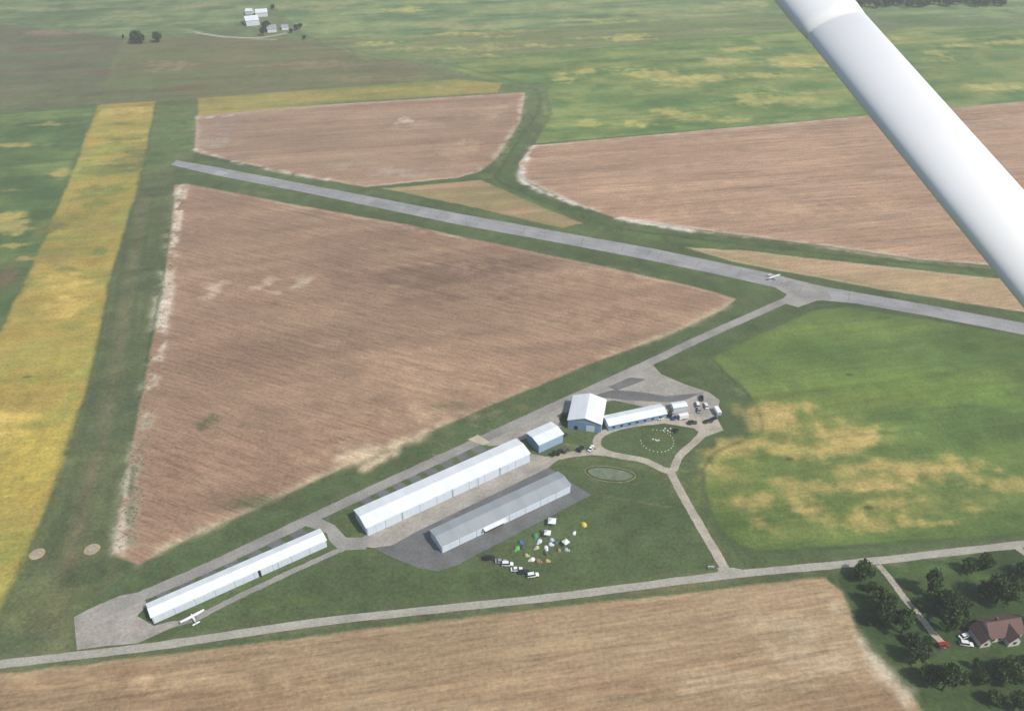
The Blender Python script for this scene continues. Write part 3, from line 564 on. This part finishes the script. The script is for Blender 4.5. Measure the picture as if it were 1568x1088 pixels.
def trailer(px,py,rz,c=(228,228,224)):
    m=MB(); P=mat("trailer_white",c,.5,.03,1); m.box(-2.4,2.4,-1.05,1.05,.55,2.6,P); m.box(-2.45,-2.404,-.95,.95,.6,2.5,M_seam); m.box(2.4,3.6,-.06,.06,.5,.62,M_dark)
    for s_ in (-1,1):
        for x in (-.5,.4): m.tube((x,s_*.9,.36),(x,s_*1.12,.36),.36,.36,M_tread,12)
    p=G(px,py); m.obj("box_trailer",loc=(p[0],p[1],.07),rz=math.radians(rz))
trailer(1046,640,15); trailer(1098,632,100)
def dome(px,py,c,r=1.5,h=1.5):
    m=MB(); M=mat("tent_fabric_%d_%d_%d"%c,c,.8,.1,1.5); k=8; rings=[]
    for i in range(5):
        a=i/4*math.pi/2; rr=r*math.cos(a)+.02; rings.append([(rr*math.cos(2*math.pi*j/k)*1.2,rr*math.sin(2*math.pi*j/k),h*math.sin(a)) for j in range(k)])
    m.loft(rings,M); m.add([(r*1.12,-.35,.02),(r*1.12,.35,.02),(r*.85,0,1.0)],[(0,1,2)],M_dark)
    m.loft([[(r*1.1,-.6,.02),(r*1.7,-.5,.02),(r*1.1,0,.9)],[(r*1.1,.6,.02),(r*1.7,.5,.02),(r*1.0,0,.95)]],M)
    p=G(px,py); m.obj("dome_tent",loc=(p[0],p[1],0.01),rz=random.uniform(0,6.28))
def canopy(px,py,c,s_=1.6):
    m=MB(); M=mat("canopy_fabric_%d_%d_%d"%c,c,.7,.05,1.5)
    m.frustum((-s_,s_,-s_,s_),(-.1,.1,-.1,.1),2.25,3.1,M); m.frustum((-s_,s_,-s_,s_),(-s_-.01,s_+.01,-s_-.01,s_+.01),2.0,2.24,M)
    for a in (-1,1):
        for b2 in (-1,1): m.tube((a*(s_-.08),b2*(s_-.08),0),(a*(s_-.08),b2*(s_-.08),2.2),.04,.04,M_seam,6)
    p=G(px,py); m.obj("canopy_tent",loc=(p[0],p[1],0.01),rz=random.uniform(0,1.5))
canopy(845,802,(222,232,226),1.6); canopy(866,834,(232,232,232),1.2); canopy(838,820,(228,230,230),1.3)
for x,y,c in [(894,803,(206,190,84)),(879,816,(226,228,230)),(797,830,(76,116,180)),(792,839,(104,170,90)),(826,828,(196,206,216)),(820,820,(90,136,100)),(836,838,(224,226,228)),(843,833,(210,212,214)),(867,841,(170,176,180)),(852,830,(80,104,96)),(830,814,(100,104,100)),(806,850,(184,176,130)),(815,856,(222,224,220)),(838,858,(190,174,120)),(824,858,(146,118,94)),(836,847,(100,92,80)),(856,842,(170,128,92)),(800,838,(76,84,90)),(845,826,(190,196,206)),(822,838,(192,184,154))]:
    dome(x,y,c,random.uniform(.7,1.2),random.uniform(.9,1.3))
def aircraft(px,py,rz,z=.08,sc=1):
    m=MB(); P=M_plane
    def s8(x,w_,z0,z1): 
        zc=(z0+z1)/2; hh=(z1-z0)/2
        return [(x,w_*math.cos(t)*(1),zc+hh*math.sin(t)) for t in [2*math.pi*(i+.5)/10 for i in range(10)]]
    m.loft([s8(1.9,.25,1.0,1.4),s8(1.6,.45,.85,1.6),s8(.8,.55,.7,1.75),s8(.2,.58,.65,2.1),s8(-1.2,.55,.68,2.1),s8(-2.5,.35,.95,1.8),s8(-5.0,.1,1.35,1.65)],P)
    def foil(y,x0,c,z_): return [(x0,y,z_),(x0-.15*c,y,z_+.09),(x0-.5*c,y,z_+.1),(x0-c,y,z_),(x0-.5*c,y,z_-.03),(x0-.15*c,y,z_-.04)]
    m.loft([foil(-5.5,.35,1.15,2.22),foil(-2.6,.5,1.6,2.15),foil(2.6,.5,1.6,2.15),foil(5.5,.35,1.15,2.22)],P)
    m.loft([foil(-1.7,-4.3,.75,1.5),foil(0,-4.0,1.1,1.5),foil(1.7,-4.3,.75,1.5)],P)
    m.loft([[(-3.9,-.04,1.6),(-5.1,-.04,1.6),(-5.3,-.04,2.9),(-4.7,-.04,2.95)],[(-3.9,.04,1.6),(-5.1,.04,1.6),(-5.3,.04,2.9),(-4.7,.04,2.95)]],P)
    for s_ in (-1,1):
        m.tube((.1,s_*.5,.85),(-.1,s_*2.6,2.12),.05,.05,P,6); m.tube((-.2,s_*.4,.75),(-.3,s_*1.2,.3),.05,.04,P,6); m.tube((-.3,s_*1.15,.28),(-.3,s_*1.3,.28),.28,.28,M_tread,10)
        m.box(-1.0,.7,s_*.56-.03,s_*.56+.03,1.55,1.95,M_glass)
    m.tube((1.4,0,.9),(1.45,0,.3),.04,.04,P,6); m.tube((1.45,-.07,.25),(1.45,.07,.25),.25,.25,M_tread,10)
    m.add([(.85,-.4,1.74),(.85,.4,1.74),(.4,.45,2.12),(.4,-.45,2.12)],[(0,1,2,3)],M_glass)
    m.box(1.92,1.96,-.95,.95,1.15,1.25,M_dark); m.tube((1.88,0,1.2),(2.15,0,1.2),.16,.03,P,8)
    p=G(px,py); m.obj("parked_airplane",loc=(p[0],p[1],z),rz=math.radians(rz),scale=(sc,sc,sc))
aircraft(296,946,128,.1,.8); aircraft(1185,427,-60,.1,.85)
mb=MB(); M_st=mat("pale_stone",(200,197,186),.9,.1,2); c0=np.array(G(1006,674))
def rock(x,y,r):
    k=6; secs=[]
    for zz,f in ((0,1),(r*.5,.9),(r*.9,.4)): secs.append([(x+r*f*math.cos(2*math.pi*i/k+.3)*random.uniform(.8,1.2),y+r*f*math.sin(2*math.pi*i/k+.3)*random.uniform(.8,1.2),zz) for i in range(k)])
    mb.loft(secs,M_st)
for i in range(26):
    a=2*math.pi*i/26
    if 1.8<a<2.9: continue
    rock(c0[0]+7.6*math.cos(a),c0[1]+7.6*math.sin(a),.32)
for dx,dy in ((6,7),(7,6),(8,5.5),(5,8.5),(7.5,8.5),(9,7.5),(4,7.2),(0,0),(.8,.3),(-.6,.5),(-1.8,1)): rock(c0[0]+dx,c0[1]+dy,.5)
mb.obj("landscape_stones")
p=G(1088,870); mb=MB(); mb.box(-1.2,1.2,-.06,.06,.7,1.8,M_white); mb.box(-1.1,-.95,-.05,.05,0,.7,M_bark); mb.box(.95,1.1,-.05,.05,0,.7,M_bark); mb.box(-1,1,-.08,-.062,.9,1.6,M_blue); mb.obj("airport_sign",loc=(p[0],p[1],0))
# ---------------------------------------------------------------- trees
def leafmat(nm,a,b_): return mat(nm,a,.85,.2,.5,col2=b_,spec=.1)
M_l1=leafmat("foliage_light",(84,104,56),(58,77,41)); M_l2=leafmat("foliage_dark",(56,74,41),(40,55,31))
def tree_mesh(h,rad,seed,nc=95,per=42,leaf=.42,conic=0):
    rs=np.random.default_rng(seed); m=MB()
    m.tube((0,0,0),(.1,.05,h*.35),.32,.22,M_bark,8); m.tube((.1,.05,h*.35),(.2,-.1,h*.75),.22,.07,M_bark,6)
    lobes=[(rs.uniform(-.4,.4)*rad,rs.uniform(-.4,.4)*rad,h*rs.uniform(.38,.72),rad*rs.uniform(.45,.75)) for _ in range(7)]
    for lx,ly,lz,lr in lobes: m.tube((.1,.05,h*.3),(lx,ly,lz),.12,.04,M_bark,5)
    for i in range(nc):
        lx,ly,lz,lr=lobes[i%7]; d=rs.normal(size=3); d/=np.linalg.norm(d); rr=lr*rs.uniform(.5,1.05)
        c=np.array([lx,ly,lz])+d*rr; c[2]=min(max(c[2],h*.16),h*1.02)
        if conic: f=1-max(0,(c[2]/h-.3))*.9; c[0]*=f; c[1]*=f
        cr=rad*rs.uniform(.14,.26); dark=rs.random()<.42
        for k in range(per):
            p=c+rs.normal(size=3)*cr*.55; a=rs.normal(size=3); a/=np.linalg.norm(a); b_=np.cross(a,rs.normal(size=3)); b_/=np.linalg.norm(b_); s_=leaf*rs.uniform(.6,1.3)
            m.add([p-a*s_,p+b_*s_*.6,p+a*s_,p-b_*s_*.6],[(0,1,2,3)],M_l2 if dark else M_l1)
    o=m.obj("tmp"); me_=o.data; bpy.data.objects.remove(o); return me_
TM=[tree_mesh(10,4.2,1),tree_mesh(11,4.5,2),tree_mesh(9,3.9,3),tree_mesh(12,3.6,4,conic=1)]
def tree(px,py,s_,i=None):
    p=G(px,py); i=random.randrange(4) if i is None else i
    inst("broadleaf_tree",TM[i],(p[0],p[1],0),random.uniform(0,6),(s_,s_,s_*random.uniform(.92,1.08)))
for x,y,s_ in [(1318,884,1.0),(1346,932,1.1),(1354,958,1.0),(1380,968,1.2),(1400,1008,.95),(1420,905,1.1),(1446,936,1.1),(1450,966,1.25),(1524,922,1.35),(1508,915,.9),(1552,905,.75),(1442,1056,1.25),(1422,1042,1.0),(1536,1040,1.25),(1562,1034,1.0),(1520,1075,.7),(1480,874,.72),(1507,868,.8),(1566,882,.85),(1405,928,.45),(1332,905,.5),(1590,960,.9),(1464,1048,.8),(1500,1044,.6),(1330,955,.4),(1475,930,.55),(1420,985,.4),(1552,1085,.8),(1470,955,.7),(1362,935,.8),(1396,985,.6),(1490,1020,.45),(1440,920,.7)]:
    tree(x,y,s_)
for x,y,s_ in [(209,66,1.6),(216,66,1.3),(242,64,1.4),(190,60,.5),(408,47,1.3),(404,54,.9),(454,46,.8),(461,44,.7),(418,14,.7),(446,50,.6),(466,60,.6)]: tree(x,y,s_)
for x,y,s_ in [(862,638,.35),(848,698,.35),(1034,662,.35),(864,668,.3)]: tree(x,y,s_,2)
mb=MB(); M_w=leafmat("weeds",(112,126,76),(86,101,58))
def tuft(x,y,r):
    for k in range(6):
        a=np.random.normal(size=3); a/=np.linalg.norm(a); b_=np.cross(a,np.random.normal(size=3)); b_/=np.linalg.norm(b_)+1e-6
        p=np.array([x,y,r*.3])+np.random.normal(size=3)*r*.4*np.array([1,1,.5]); p[2]=abs(p[2]); mb.add([p-a*r*.4,p+b_*r*.35,p+a*r*.4,p-b_*r*.35],[(0,1,2,3)],M_w)
np.random.seed(4)
for pts,nn_,sp,r_ in (([(272,290),(262,370),(248,450),(232,550),(220,620),(205,720),(198,820)],260,2.6,.6),([(822,150),(800,200),(765,262),(850,315),(930,345),(1060,366),(1250,388),(1568,420)],300,2.6,.7),([(300,655),(330,640),(360,636)],60,4,.5),([(212,680),(204,760),(196,830)],80,3,.55)):
    P=smooth_poly(GL(pts),False,6)
    for i in range(nn_):
        j=random.randrange(len(P)-1); q_=P[j]+(P[j+1]-P[j])*random.random()
        if (vnoise(np.array([q_[0]/9]),np.array([q_[1]/9]),5)[0])<.4: continue
        tuft(q_[0]+random.gauss(0,sp),q_[1]+random.gauss(0,sp),r_*random.uniform(.5,1.3))
mb.obj("ditch_weeds")
mb=MB()
for i in range(190):
    px=random.uniform(1300,1535); py=random.uniform(-8,14)-(px-1300)*.015
    p=G(px,py); h=random.uniform(8,14); mb.tube((p[0],p[1],0),(p[0],p[1],h*.5),.3,.15,M_bark,5)
    for k in range(100):
        d=np.random.normal(size=3); d/=np.linalg.norm(d); r_=h*.42*random.uniform(.6,1.05); c=np.array([p[0],p[1],h*.55])+d*r_
        a=np.random.normal(size=3); a/=np.linalg.norm(a); b_=np.cross(a,d); b_/=np.linalg.norm(b_)+1e-6; s_=1.1
        mb.add([c-a*s_,c+b_*s_*.7,c+a*s_,c-b_*s_*.7],[(0,1,2,3)],M_l2 if k%3 else M_l1)
mb.obj("distant_trees")
# ---------------------------------------------------------------- wing strut of the aircraft the photo is taken from
fw=Vector((0,ct,-st)); up=Vector((0,st,ct)); rt=Vector((1,0,0)); O=Vector((0,0,H))
def ray(px,py,dep): return O+fw*dep+rt*((px-CX)/F*dep)-up*((py-CY)/F*dep)
M_strut=mat("strut_white_paint",(222,222,221),.45,.02,3,spec=.35)
a=ray(1246,0,1.90); b_=ray(1568,378,1.45); ax=(b_-a).normalized(); a2=a-ax*.5; b2=b_+ax*.6
view=((a+b_)/2-O).normalized(); ch=ax.cross(view).normalized(); th=ch.cross(ax).normalized()
if th.dot(view)>0: th=-th
if ch.dot(sdir)<0: ch=-ch
fi=math.radians(34); th,ch=(th*math.cos(fi)+ch*math.sin(fi)),(ch*math.cos(fi)-th*math.sin(fi))
def sec(p,c,t):
    out=[]
    for i in range(64):
        q_=2*math.pi*i/64; x=math.cos(q_); y=math.copysign(abs(math.sin(q_))**.9,math.sin(q_)); out.append(p+ch*(x*c/2)+th*(y*t/2))
    return out
e=empty("aircraft_wing_strut",a2); e.empty_display_size=.1
m=MB(); m.loft([sec(a2,.139,.054),sec(b2,.139,.054)],M_strut); o=m.obj("strut_tube",smooth=True)
m2=MB()
m2.loft([sec(a2,.147,.064),sec(a+ax*.0,.147,.063),sec(a+ax*.07,.145,.061),sec(a+ax*.11,.1395,.0555)],M_strut); o2=m2.obj("strut_cuff",smooth=True)
for k_ in (o,o2): k_.parent=e; k_.matrix_parent_inverse=Matrix.Translation(-a2)
